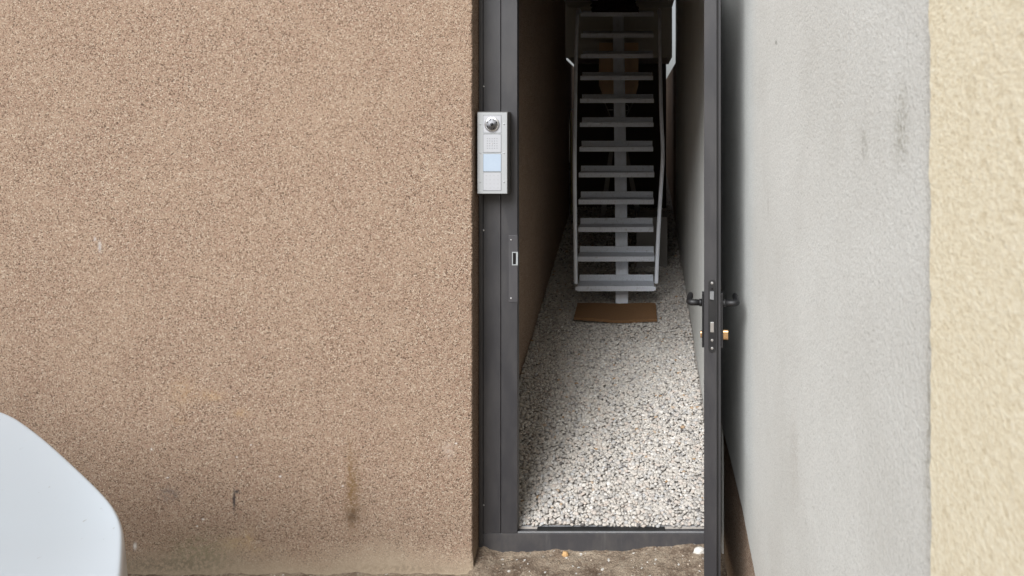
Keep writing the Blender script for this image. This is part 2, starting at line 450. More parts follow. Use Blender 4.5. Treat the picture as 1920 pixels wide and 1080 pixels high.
for d in dl: V += [(XL + .001, d, gh(d) - .022), (XR - .001, d, gh(d) - .022)]
o = MB().add(V, [(2 * i, 2 * i + 1, 2 * i + 3, 2 * i + 2) for i in range(len(dl) - 1)]).build('gravel_bed', M_bed); tag(o, None, None, None, 'structure')

def ico(sub):
    bm = bmesh.new(); bmesh.ops.create_icosphere(bm, subdivisions=sub, radius=1)
    v = np.array([x.co[:] for x in bm.verts]); f = np.array([[q.index for q in p.verts] for p in bm.faces]); bm.free(); return v, f
def stone_variants(sub, n, rng):
    v, f = ico(sub); out = []
    for _ in range(n):
        w_ = v.copy()
        # knock off a few planes for worn but angular stones
        for _ in range(rng.integers(4, 8)):
            d = rng.normal(size=3); d /= np.linalg.norm(d); c = rng.uniform(.55, .85)
            t = w_ @ d; w_ -= np.outer(np.maximum(t - c, 0) * .85, d)
        w_ *= np.array([1, rng.uniform(.62, .95), rng.uniform(.42, .7)])
        w_ += rng.normal(scale=.03, size=w_.shape)
        out.append(w_)
    return out, f
def rotmats(n, rng, tilt):
    a = rng.uniform(0, 2 * np.pi, n); b_ = rng.normal(0, tilt, n); c = rng.normal(0, tilt, n)
    ca, sa, cb, sb, cc, sc_ = np.cos(a), np.sin(a), np.cos(b_), np.sin(b_), np.cos(c), np.sin(c)
    M = np.zeros((n, 3, 3)); Z = np.zeros((n, 3, 3)); Xm = np.zeros((n, 3, 3)); Ym = np.zeros((n, 3, 3))
    Z[:, 0, 0] = ca; Z[:, 0, 1] = -sa; Z[:, 1, 0] = sa; Z[:, 1, 1] = ca; Z[:, 2, 2] = 1
    Xm[:, 0, 0] = 1; Xm[:, 1, 1] = cb; Xm[:, 1, 2] = -sb; Xm[:, 2, 1] = sb; Xm[:, 2, 2] = cb
    Ym[:, 1, 1] = 1; Ym[:, 0, 0] = cc; Ym[:, 0, 2] = sc_; Ym[:, 2, 0] = -sc_; Ym[:, 2, 2] = cc
    return np.einsum('nij,njk,nkl->nil', Xm, Ym, Z)
def scatter(regions, rng):
    VV, FF = [], []; base = 0
    for (y0, y1, sp, sub, rmin, rmax) in regions:
        vs, f = stone_variants(sub, 14, rng)
        gx = np.arange(XL + .012, XR - .008, sp); gyy = np.arange(y0, y1, sp * .92)
        X, Y = np.meshgrid(gx, gyy); X = X.ravel() + rng.uniform(-.5, .5, X.size) * sp; Y = Y.ravel() + rng.uniform(-.5, .5, Y.size) * sp
        X = np.clip(X, XL + .010, XR - .010)
        n = X.size; rad = np.exp(rng.uniform(np.log(rmin), np.log(rmax), n))
        zz = EYE + np.interp(Y, gy, gz) - .010 + rng.uniform(-.005, .004, n) + .006 * np.sin(X * 9 + Y * 5) * np.cos(Y * 7 - X * 3)
        Mr = rotmats(n, rng, .24); kind = rng.integers(0, len(vs), n)
        for q in range(len(vs)):
            ix = np.where(kind == q)[0]
            pts = np.einsum('nij,vj->nvi', Mr[ix], vs[q]) * rad[ix][:, None, None] + np.stack([X[ix], Y[ix], zz[ix]], 1)[:, None, :]
            nv = vs[q].shape[0]; VV.append(pts.reshape(-1, 3))
            FF.append((f[None] + (base + np.arange(len(ix)) * nv)[:, None, None]).reshape(-1, 3)); base += nv * len(ix)
    V = np.concatenate(VV); Fc = np.concatenate(FF)
    me = bpy.data.meshes.new('gravel'); me.vertices.add(len(V)); me.vertices.foreach_set('co', V.astype(np.float32).ravel())
    me.loops.add(Fc.size); me.loops.foreach_set('vertex_index', Fc.astype(np.int32).ravel())
    me.polygons.add(len(Fc)); me.polygons.foreach_set('loop_start', np.arange(0, Fc.size, 3, dtype=np.int32))
    me.polygons.foreach_set('loop_total', np.full(len(Fc), 3, dtype=np.int32)); me.polygons.foreach_set('use_smooth', np.ones(len(Fc), dtype=bool))
    me.update(); me.validate(); me.materials.append(M_stone)
    o = bpy.data.objects.new('gravel', me); C.objects.link(o); return o
rng = np.random.default_rng(4)
g = scatter([(3.452, 5.0, .0125, 2, .0075, .0150), (5.0, 6.3, .0145, 2, .0075, .0145), (6.3, 11.0, .024, 1, .012, .018)], rng)
tag(g, 'pale grey and beige pebbles covering the passage floor', 'gravel', None, 'stuff')

# ------------------------------------------------------------------ gate frame
fx0 = PX(898, DG); fxm = PX(939, DG); fx1 = PX(970, DG)
zb, zs_, zt = PZ(1030, DG), PZ(1000, DG), EYE + .655
root = empty('gateway', (0, DG, zb), 'anthracite metal gate frame standing on the soil between both walls', 'gateway')
b = MB(); b.box(fx0 + .020, fxm - .0015, DG, DG + .05, zs_ + .001, zt)
b.build('outer_post', M_frame, root, .0012)
b = MB(); b.box(fx0, fx0 + .018, DG - .004, DG + .05, zb, zt); b.build('edge_trim', M_frame_in, root, .001)
b = MB(); b.box(fxm + .0015, fx1, DG - .0015, DG + .05, zs_ + .001, zt); b.build('inner_post', M_frame, root, .0015)
b = MB(); b.box(fx0 + .02, fx1 - .004, DG + .012, DG + .048, zs_ + .002, zt - .002); b.build('gasket', M_seal, root)
sill = MB().box(fx0 + .019, XR - .004, DG - .001, DG + .05, zb - .03, zs_ - .001).build('sill', M_sill, root, .0015)
b = MB(); b.box(fx1 + .0005, XR - .06, DG + .004, DG + .012, zs_ - .0005, zs_ + .004)
b.box(fx1 + .0005, XR - .06, DG + .052, DG + .058, zs_ - .02, zs_ + .0065); b.build('threshold_rail', M_alu, sill, .0006)
MB().box(fx1 + .085, PX(1247, DG), DG + .0135, DG + .050, zs_ - .0005, zs_ + .0045).build('seal_strip', M_seal, sill, .001)
MB().box(XR - .058, XR - .003, DG + .0, DG + .05, zs_ + .001, zt).build('hinge_post', M_frame_in, root, .0015)
MB().box(fx0 + .001, XR - .004, DG + .001, DG + .05, zt + .001, zt + .06).build('head', M_frame, root, .0015)
def screw(c, r, ax, mat, parent, name='screw'):
    m = MB(); c = Vector(c); ax = Vector(ax)
    m.tube([c, c + ax * .0012, c + ax * .002], [r, r, r * .55], 12); return m.build(name, mat, parent, smooth=False)
for py in (162, 432, 947): screw(P(907, py, DG), .0032, (0, -1, 0), M_steel, root)
sx0 = PX(954, DG)
st = MB().box(sx0, fx1 + .0015, DG - .0045, DG - .0018, PZ(566, DG), PZ(441, DG)).build('strike_plate', M_strike, root, .0006)
screw((PX(958.5, DG), DG - .0045, PZ(449.5, DG)), .0032, (0, -1, 0), M_steel, st); screw((PX(958.5, DG), DG - .0045, PZ(559, DG)), .0032, (0, -1, 0), M_steel, st)
b = MB(); lx0, lx1, lz0, lz1 = PX(960.5, DG), PX(971.5, DG), PZ(497, DG), PZ(472, DG)
b.box(lx0, lx1, DG - .008, DG - .0046, lz1 - .004, lz1); b.box(lx0, lx1, DG - .008, DG - .0046, lz0, lz0 + .004)
b.box(lx0, lx0 + .004, DG - .008, DG - .0046, lz0 + .004, lz1 - .004); b.box(lx1 - .008, lx1, DG - .009, DG - .0046, lz0 + .004, lz1 - .004)
b.build('latch_keeper', M_keep, st, .0006)
MB().box(lx0 + .0045, lx1 - .0085, DG - .0058, DG - .0047, lz0 + .0045, lz1 - .0045).build('keeper_slot', M_lens, st)
for zz in (EYE + .36, EYE - 1.1):
    h = MB(); h.tube([(XR - .022, DG - .012, zz), (XR - .022, DG - .012, zz + .12)], .011, 14); h.tube([(XR - .022, DG - .012, zz - .004), (XR - .022, DG - .012, zz + .124)], .007, 12)
    h.build('hinge', M_black, root, smooth=False)

# ------------------------------------------------------------------ gate leaf, open toward the street
LE = 2.50                                             # distance of its free edge
p_free = Vector((PX(1320, LE), LE, 0)); p_h = Vector((.301, DG - .012, 0))
dirv = (p_h - p_free); LW = dirv.length; dirv.normalize(); nr = Vector((dirv.y, -dirv.x, 0))      # nr points to the grey wall
ML = Matrix(((nr.x, dirv.x, 0, p_free.x), (nr.y, dirv.y, 0, p_free.y), (0, 0, 1, 0), (0, 0, 0, 1)))
leaf = empty('gate_leaf', (p_h.x, p_h.y, zs_), 'anthracite gate leaf swung open edge-on before the grey wall', 'gate')
T = .0425; lz_b, lz_t = zs_ + .008, zt - .006
def LB(name, mat, *boxes, bevel=.001, parent=leaf):
    m = MB()
    for bx in boxes: m.box(*bx)
    return m.build(name, mat, parent, bevel, M=ML)
LB('edge_stile', M_frame, (0, T, 0, .055, lz_b, lz_t), bevel=.0018)
LB('hinge_stile', M_frame, (0, T, LW - .055, LW, lz_b, lz_t), bevel=.0018)
LB('rail', M_frame, (0, T, .056, LW - .056, lz_b, lz_b + .09), bevel=.0018)
LB('rail', M_frame, (0, T, .056, LW - .056, lz_t - .09, lz_t), bevel=.0018)
LB('panel', M_frame_in, (.010, T - .010, .0555, LW - .0555, lz_b + .0905, lz_t - .0905), bevel=0)
LB('rebate_strip', M_frame_in, (T + .0005, T + .013, .018, LW - .006, lz_b, lz_t), bevel=.001)
LB('gasket', M_seal, (T + .0005, T + .0035, .0095, .0175, lz_b, lz_t), bevel=0)
def capsule(w_, z0, z1, n=12):
    r = w_ / 2; pts = []
    for i in range(n + 1): a = math.pi * i / n; pts.append((r * math.cos(a), z1 - r + r * math.sin(a)))
    for i in range(n + 1): a = math.pi + math.pi * i / n; pts.append((r * math.cos(a), z0 + r + r * math.sin(a)))
    return pts
cxp = (1335 - 1320) / F * LE
fz0, fz1 = PZ(660, LE), PZ(524, LE)
m = MB(); m.prism([(u + cxp, v) for u, v in capsule(.0245, fz0, fz1)], -.003, -.0002, 'y')
fp = m.build('lock_plate', M_black, leaf, .0005, M=ML)
def lscrew(py, par=fp, u=cxp, r=.0042):
    m = MB(); z = PZ(py, LE); m.tube([(u, -.003, z), (u, -.0042, z), (u, -.0046, z)], [r, r, r * .5], 12)
    s = m.build('screw', M_steel, par, M=ML)
    return s
for py in (530, 637, 652): lscrew(py)
m = MB(); z0, z1 = PZ(560.5, LE), PZ(545.5, LE)
m.hexa([(cxp - .007, -.003, z0), (cxp + .007, -.003, z0 - .003), (cxp + .007, -.003, z1), (cxp - .007, -.003, z1)] and
       [Vector(q) for q in ((cxp - .007, -.012, z0 + .002), (cxp + .006, -.005, z0 - .002), (cxp + .006, -.0031, z0 - .002), (cxp - .007, -.0031, z0 + .002),
                            (cxp - .007, -.012, z1), (cxp + .006, -.005, z1), (cxp + .006, -.0031, z1), (cxp - .007, -.0031, z1))])
m.build('latch', M_alu, fp, .0008, M=ML)
LB('deadbolt', M_steel, (cxp - .0058, cxp + .0058, -.0048, -.0031, PZ(622, LE), PZ(603, LE)), bevel=.0005, parent=fp)
m = MB(); m.tube([(cxp, -.0031, PZ(541, LE)), (cxp, -.0036, PZ(541, LE))], .0038, 12); m.build('hole', M_lens, fp, M=ML)
def handle(side):
    # side -1 passage side, +1 grey wall side
    f = 0 if side < 0 else T + .0135
    esc = MB(); esc.box(*(sorted((f + side * .0003, f + side * .007))), .018, .048, PZ(650, LE + .03), PZ(548, LE + .03))
    es = esc.build('escutcheon', M_black, leaf, .002, M=ML)
    zc = PZ(567, LE + .035); yc = .033; L_ = .050 if side < 0 else .053
    h = MB(); r = .0085
    # lever seen from its end: neck, bend, grip running toward the hinge
    path = [(f + side * .0075, yc, zc), (f + side * .012, yc, zc)]
    h.tube([(f + side * .0072, yc, zc), (f + side * .016, yc, zc)], .0125, 18)
    pts = [(f + side * .016, yc, zc)]
    for i in range(0, 7):
        a = math.pi / 2 * i / 6; pts.append((f + side * (L_ - .014 + .014 * math.sin(a)), yc + .014 * (1 - math.cos(a)), zc))
    pts += [(f + side * L_, yc + .05, zc), (f + side * (L_ - .001), yc + .095, zc), (f + side * (L_ - .002), yc + .118, zc)]
    h.tube(pts, [.0105] * 2 + [.011] * 6 + [.0105, .0105, .009], 16)
    h.build('lever_handle', M_black, leaf, smooth=True, M=ML)
    c = MB(); zk = PZ(627, LE + .03); ln = .008 if side < 0 else .017
    if side > 0:
        c.prism([(u + .033, v + zk) for u, v in capsule(.016, -.017, .017)], f + .0073, f + .0073 + ln, 'x')
    else:
        c.prism([(u + .033, v + zk) for u, v in capsule(.016, -.012, .012)], f - .0073 - ln + .003, f - .0073, 'x')
    c.build('lock_cylinder', M_brass, leaf, .0008, M=ML)
handle(-1); handle(1)

# ------------------------------------------------------------------ door intercom
DI = 3.32
ix0, ix1 = PX(895.5, DI), PX(951, DI); iz0, iz1 = PZ(363, DI), PZ(211, DI)
ic = empty('door_intercom', ((ix0 + ix1) / 2, DG - .002, iz0), 'silver door intercom with camera, speaker, blue display and keypad', 'intercom')
MB().box(ix0 - .003, ix1 + .003, DI + .003, DG - .0025, iz0 - .0025, iz1 + .004).build('casing', M_case, ic, .0015)
MB().box(ix0, ix1, DI - .003, DI + .0025, iz0, iz1).build('front_plate', M_panel, ic, .0012)
mx0, mx1 = PX(880 + 151 / 5.68, DI), PX(880 + 339 / 5.68, DI); yf = DI - .003
def zi(v): return PZ(190 + v / 5.68, DI)
def groove(z0, z1): MB().box(mx0 - .0012, mx1 + .0012, yf - .0006, yf - .0001, z0 - .0012, z1 + .0012).build('shadow_gap', M_dot, ic)
def module(name, a, b_, mat):
    groove(zi(b_), zi(a)); return MB().box(mx0, mx1, yf - .0016, yf - .0007, zi(b_), zi(a)).build(name, mat, ic, .0004)
mc = (mx0 + mx1) / 2
cm = module('camera_module', 150, 336, M_module)
cz = zi(245)
m = MB(); m.tube([(mc, yf - .0017, cz), (mc, yf - .004, cz), (mc, yf - .0075, cz), (mc, yf - .009, cz)], [.0335, .0335, .031, .026], 40, False); m.build('camera_ring', M_chrome, cm, smooth=True)
m = MB(); m.tube([(mc, yf - .009, cz), (mc, yf - .0065, cz), (mc, yf - .006, cz)], [.026, .019, .0165], 36, True); m.build('camera_dish', M_module, cm, smooth=True)
for q in range(8):
    a = math.pi / 4 * q + .39
    m = MB(); cc = Vector((mc + .022 * math.cos(a), yf - .0088, cz + .022 * math.sin(a))); m.tube([cc, cc + Vector((0, -.0012, 0))], .0032, 10); m.build('infrared_lamp', M_case if q % 2 else M_lens, cm)
m = MB(); n_ = 8
m.tube([(mc, yf - .0062, cz), (mc, yf - .0095, cz), (mc, yf - .0125, cz), (mc, yf - .0137, cz)], [.0075, .007, .005, .002], 28); m.build('camera_lens', M_lens, cm, smooth=True)
sm = module('speaker_module', 352, 541, M_module)
m = MB()
for i in range(5):
    for j in range(5):
        cx, cz2 = mc + (i - 2) * .0106, zi(448) + (j - 2) * .0106; m.tube([(cx, yf - .0017, cz2), (cx, yf - .0021, cz2)], .0016, 8)
m.build('speaker_holes', M_dot, sm)
m = MB(); m.tube([(mc, yf - .0022, zi(448)), (mc, yf - .0035, zi(448))], [.003, .0018], 12); m.build('microphone', M_chrome, sm)
dm = module('display', 560, 745, M_disp)
km = module('keypad', 760, 949, M_module)
m = MB()
for i in range(4):
    for j in range(4):
        cx = mx0 + (30 + i * 42) / 188 * (mx1 - mx0); cz2 = zi(790 + j * 43.5); w_ = .0011 if i < 3 else .0020; h_ = .0018 if i < 3 else .0012
        m.box(cx - w_, cx + w_, yf - .0022, yf - .0017, cz2 - h_, cz2 + h_)
m.box(mx0 + .003, mx0 + .011, yf - .0022, yf - .0017, zi(944), zi(940))
m.build('key_marks', M_mark, km)
for a in (243, 548, 856):
    for u in (117, 372): screw((PX(880 + u / 5.68, DI), yf, zi(a)), .0034, (0, -1, 0), M_alu, ic)

# ------------------------------------------------------------------ steel stair
ty = [536.5, 481, 425.7, 374, 323.6, 275.4, 229.5, 184.7, 142, 101, 62.5, 23]
tl = [1082, 1082.8, 1084, 1084.8, 1085.2, 1086.4, 1087.1, 1087.5, 1088, 1089, 1089.4, 1089]
tr = [1226.5, 1227.2, 1225, 1225.8, 1226.8, 1224.6, 1225.4, 1226, 1224.5, 1225, 1225.6, 1226]
def td(k): return 5.45 * (1 + .02 * k)
stair = empty('steel_stair', (-.14, 5.5, gh(5.5)), 'pale grey steel stair with checker plate treads on one central beam', 'staircase')
for k in range(12):
    d = td(k); z = PZ(ty[k], d); x0, x1 = PX(tl[k], d), PX(tr[k], d); sk = (rnd.uniform(-.002, .002))
    m = MB()
    # folded plate: front flange, tread, upturned back lip
    m.box(x0, x1, d, d + .0035, z - .037, z - .0036); m.box(x0, x1, d, d + .2, z - .0035, z)
    m.box(x0 + .002, x1 - .002, d + .1965, d + .2, z + .0001, z + .045)
    m.build('tread', M_tread, stair, .0008)
    if k < 11:
        xc = -.123 + (-.185 + .123) * k / 11
        m = MB(); m.box(xc - .062, xc + .062, d + .10, d + .21, z - .010, z - .0038)
        m.build('tread_bracket', M_stair, stair, .001)
# central box beam: vertical foot, then a steep run
prof = [(0, gh(5.5) - .03)]
def ring(d, z, xc, w_, dy): return [Vector((xc - w_, d, z)), Vector((xc + w_, d, z)), Vector((xc + w_, d + dy, z)), Vector((xc - w_, d + dy, z))]
rings = [ring(5.565, gh(5.5) - .04, -.123, .0465, .13), ring(5.565, PZ(ty[0], 5.45) - .09, -.123, .0465, .13)]
for k in range(12):
    d = td(k); rings.append(ring(d + .202, PZ(ty[k], d) - .011, -.123 - .062 * k / 11, .0465 + .003 * k / 11, .14))
rings.append(ring(7.0, PZ(ty[11], td(11)) + .12, -.187, .05, .14))
m = MB(); vs = [v for r_ in rings for v in r_]; fs = [(0, 1, 2, 3)]
for i in range(len(rings) - 1):
    for q in range(4): fs.append((4 * i + q, 4 * i + (q + 1) % 4, 4 * i + 4 + (q + 1) % 4, 4 * i + 4 + q))
n = len(vs); fs.append((n - 4, n - 3, n - 2, n - 1)); m.add(vs, fs); m.build('central_beam', M_stair, stair, .003)
def smooth_path(pts, it=3):
    pts = [Vector(p) for p in pts]
    for _ in range(it):
        q = [pts[0]]
        for a_, b_ in zip(pts[:-1], pts[1:]): q += [a_ * .75 + b_ * .25, a_ * .25 + b_ * .75]
        q.append(pts[-1]); pts = q
    return pts
right = smooth_path([P(1230.5, 531, 5.45), P(1234, 440, 5.45), P(1240, 340, 5.45), P(1243.5, 288, 5.46), P(1239.5, 215, 5.66), P(1238, 130, 5.88), P(1237, 70, 6.04), P(1237, 24, 6.17), P(1236, 16, 6.35), P(1235.0, 24, 7.0)])
left = smooth_path([P(1079.5, 532, 5.45), P(1078.5, 440, 5.45), P(1077.5, 340, 5.45), P(1077.5, 288, 5.46), P(1078.5, 215, 5.66), P(1079.5, 130, 5.88), P(1081, 70, 6.04), P(1083, 24, 6.17), P(1084, 16, 6.35), P(1088.5, 24, 7.0)])
MB().tube(right, .0145, 14).build('handrail', M_stair, stair, smooth=True)
MB().tube(left, .0145, 14).build('handrail', M_stair, stair, smooth=True)
for k, (dz, s_) in enumerate(((0, 1), (0, -1))):
    d = td(0); z = PZ(ty[0], d) - .02; a_ = PX(tr[0] if s_ > 0 else tl[0], d)
    m = MB(); m.box(min(a_, a_ + s_ * .012), max(a_, a_ + s_ * .012), d + .004, d + .03, z - .012, z + .012); m.build('rail_bracket', M_stair, stair)
# landing deck at the top
zl = PZ(ty[11], td(11)) + .2
landing = MB().box(XL + .03, XR - .04, 6.8, 7.39, zl - .04, zl).build('deck', M_dark, stair, .003)

# boxed-in landing front hanging between the walls
zb0 = PZ(108, 7.4)
lr = empty('landing', (-.18, 7.4, zb0), 'dark boxed-in landing hanging between both walls behind the stair', 'landing')
MB().box(-.717, .332, 7.4, 7.46, zb0, EYE + 2.449).build('front_panel', M_dark, lr, .004)
MB().box(-.705, .330, 7.4605, 8.2, zb0 + .002, zb0 + .14).build('deck', M_dark, lr, .003)
MB().box(-.69, .300, 8.12, 8.18, gh(8.1) - .03, zb0 + .001).build('back_panel', M_back, lr, .003)

# coir mat
def mat_mesh():
    m = MB(); nx, ny = 44, 16; x0, x1 = PX(1081, 5.45), PX(1230, 5.42); y0, y1 = 5.28, 5.535
    top_, bot = [], []
    r = random.Random(8)
    for j in range(ny + 1):
        for i in range(nx + 1):
            u, v = i / nx, j / ny; x = x0 + (x1 - x0) * u + .004 * (1 - v) * (1 if u > .5 else -1) * abs(u - .5) * 2; y = y0 + (y1 - y0) * v + .012 * math.sin(u * 3.1) * (1 - v) * -1
            z = gh(y) + .026 + .004 * math.sin(u * 5 + 1) * (1 - v) + .003 * math.sin(u * 9) + .008 * math.exp(-((u - 0) / .12) ** 2) * (1 - v) + r.uniform(-.001, .001)
            top_.append((x + r.uniform(-.0015, .0015), y + r.uniform(-.0015, .0015), z)); bot.append((x, y, z - .02))
    n = len(top_); w_ = nx + 1; fs = []
    for j in range(ny):
        for i in range(nx):
            a_ = j * w_ + i; fs += [(a_, a_ + 1, a_ + 1 + w_, a_ + w_), (n + a_, n + a_ + w_, n + a_ + 1 + w_, n + a_ + 1)]
    for i in range(nx): fs += [(i, n + i, n + i + 1, i + 1), (ny * w_ + i, ny * w_ + i + 1, n + ny * w_ + i + 1, n + ny * w_ + i)]
    for j in range(ny): fs += [(j * w_, (j + 1) * w_, n + (j + 1) * w_, n + j * w_), (j * w_ + nx, n + j * w_ + nx, n + (j + 1) * w_ + nx, (j + 1) * w_ + nx)]
    m.add(top_, fs) if False else m.add(top_ + bot, fs)
    return m.build('doormat', M_mat, smooth=False)
tag(mat_mesh(), 'brown coir doormat on the gravel at the stair foot', 'doormat')

# bundle on the top tread
def lump(name, c, s, mat, seed, sub=4, amp=.25):
    bm = bmesh.new(); bmesh.ops.create_icosphere(bm, subdivisions=sub, radius=1)
    for v in bm.verts:
        n_ = noise.fractal(v.co * 1.6 + Vector((seed, 0, 0)), .8, 2.1, 4); v.co *= 1 + amp * n_
        v.co = Vector((v.co.x * s[0], v.co.y * s[1], max(v.co.z, -.45) * s[2])) + Vector(c)
    me = bpy.data.meshes.new(name); bm.to_mesh(me); bm.free(); me.materials.append(mat)
    for p in me.polygons: p.use_smooth = True
    o = bpy.data.objects.new(name, me); C.objects.link(o); return o
tag(lump('cloth_bundle', (PX(1152, 6.72), 6.74, PZ(23, td(11)) + .045), (.225, .08, .115), M_red, 3), 'dark reddish cloth bundle heaped on the topmost stair tread', 'bundle')

# stand with tapered board behind the stair
ds = 7.2
sr = empty('board_stand', (PX(1160, ds), ds, gh(ds)), 'dim tan tapered board on splayed metal legs behind the stair beam', 'stand')
pts = [(1123, 80), (1197, 80), (1197, 160), (1192, 178), (1130, 178), (1123, 160)]
MB().prism([(PX(x, ds), PZ(y, ds)) for x, y in pts], ds, ds + .018, 'y').build('board', M_wood, sr, .002)
MB().tube([P(1160, 178, ds), P(1160, 300, ds)], .016, 12).build('post', M_conc, sr, smooth=True)
for (x0, y0, x1, y1) in ((1133, 190, 1146, 222), (1188, 190, 1172, 222)):
    MB().tube([P(x0, y0, ds - .02), P(x1, y1, ds - .02)], .006, 10).build('brace', M_conc, sr, smooth=True)
for s_, x0, x1 in ((-1, 1146, 1130), (1, 1174, 1197)):
    MB().hexa([P(x1 - 5, 405, ds - .03), P(x1 + 5, 405, ds - .03), P(x1 + 5, 405, ds + .0), P(x1 - 5, 405, ds + .0), P(x0 - 4, 285, ds - .03), P(x0 + 4, 285, ds - .03), P(x0 + 4, 285, ds), P(x0 - 4, 285, ds)]).build('leg', M_conc, sr, .002)
ringp = [P(1174 + 5 * math.cos(t), 202 + 6 * math.sin(t), ds - .03) for t in np.linspace(-1.8, 1.8, 14)]
MB().tube(ringp, .0018, 8).build('ring', M_steel, sr, smooth=True)
MB().tube([P(1139, 206, ds - .03), P(1149, 206, ds - .03)], .0035, 8).build('bolt', M_steel, sr, smooth=True)

# storage block behind the lower treads
o = MB().box(-.02, .245, 6.32, 6.75, gh(6.3) - .02, gh(6.3) + .42).build('concrete_block', M_conc, None, .008)
tag(o, 'dull grey concrete block standing on the gravel behind the stair', 'block')
# conduits on the left wall
pr = empty('conduit', (XL + .01, 7.75, gh(7.75)), 'thin grey and yellow conduit pair running up the dim left wall', 'pipe')
M_yel = paint('yellow_green_cable', (.42, .42, .08), .5, .2)
MB().tube([(XL + .014, 7.75, gh(7.75) - .02), (XL + .014, 7.75, PZ(207, 7.75)), (XL + .03, 7.76, PZ(205, 7.75)), (XL + .055, 7.78, PZ(205, 7.75))], .006, 10).build('pipe', M_steel, pr, smooth=True)
MB().tube([(XL + .030, 7.77, gh(7.77) - .02), (XL + .030, 7.77, PZ(210, 7.77))], .004, 10).build('cable', M_yel, pr, smooth=True)

# ------------------------------------------------------------------ bits on the soil
def stone(name, x, y, z, s, mat, seed): return lump(name, (x, y, z), s, mat, seed, 3, .3)
M_ystone = paint('ochre_stone', (.50, .30, .13), .8, .3); M_chip = paint('white_plaster_chip', (.62, .59, .54), .9, .3)
tag(stone('stone', PX(1060, 3.37), 3.365, .042, (.014, .010, .016), M_ystone, 2), 'ochre yellow stone on the soil below the sill', 'stone')
tag(stone('plaster_lump', PX(1311, 3.36), 3.352, .066, (.028, .016, .016), M_chip, 6), 'pale broken plaster lump on the soil heap by the leaf', 'plaster lump')
# small scattered chips, nobody could count them
def chips():
    r = np.random.default_rng(11); vs, f = stone_variants(1, 6, r); m = MB()
    for _ in range(260):
        x = r.uniform(XL + .01, .28); y = r.uniform(3.12, 3.39); t = min(1, max(0, (y - 3.15) / .25)); s = np.exp(r.uniform(np.log(.0012), np.log(.006)))
        p = Vector((x * 7, y * 7, 0)); z = .012 + .010 * noise.noise(p) + .007 * noise.noise(p * 4) + .028 * t + .030 * math.exp(-((x - .26) / .16) ** 2) * t + .012 * math.exp(-((x - .05) / .12) ** 2) * t + .02 * math.exp(-((x + .70) / .05) ** 2) * t
        v = vs[r.integers(0, 6)] @ rotmats(1, r, .8)[0] * s + np.array([x, y, z + s * .3]); m.add([tuple(q) for q in v], [tuple(int(i) for i in q) for q in f])
    return m
k = N('chips'); rr_ = k.n('ShaderNodeNewGeometry').outputs['Random Per Island']
M_chips = k.fin(k.ramp(rr_, [(0, (.16, .11, .075)), (.45, (.30, .22, .15)), (.7, (.45, .37, .29)), (.86, (.62, .58, .52)), (1, (.75, .73, .7))], 'CONSTANT'), .9)
tag(chips().build('rubble', M_chips), 'small plaster chips and grit strewn over the soil', 'rubble', None, 'stuff')
# weed at the foot of the grey wall
def weed():
    m = MB(); r = random.Random(2); cx, cy = .345, 3.05
    for _ in range(46):
        a_ = r.uniform(0, 6.28); l = r.uniform(.012, .045); h = r.uniform(.02, .075); x = cx + r.uniform(-.022, .018); y = cy + r.uniform(-.05, .05)
        dx, dy = math.cos(a_) * l * .5, math.sin(a_) * l * .5; wx, wy = -math.sin(a_) * .003, math.cos(a_) * .003
        m.add([(x - wx, y - wy, .01), (x + wx, y + wy, .01), (x + dx * .5 + wx * 1.2, y + dy * .5 + wy * 1.2, h * .7), (x + dx * .5 - wx * 1.2, y + dy * .5 - wy * 1.2, h * .7), (x + dx, y + dy, h)], [(0, 1, 2, 3), (3, 2, 4)])
    return m.build('weed', paint('weed_green', (.07, .12, .025), .7, .2, 1, (.1, .09, .03)))
tag(weed(), 'small green weed at the foot of the tan plinth', 'weed')

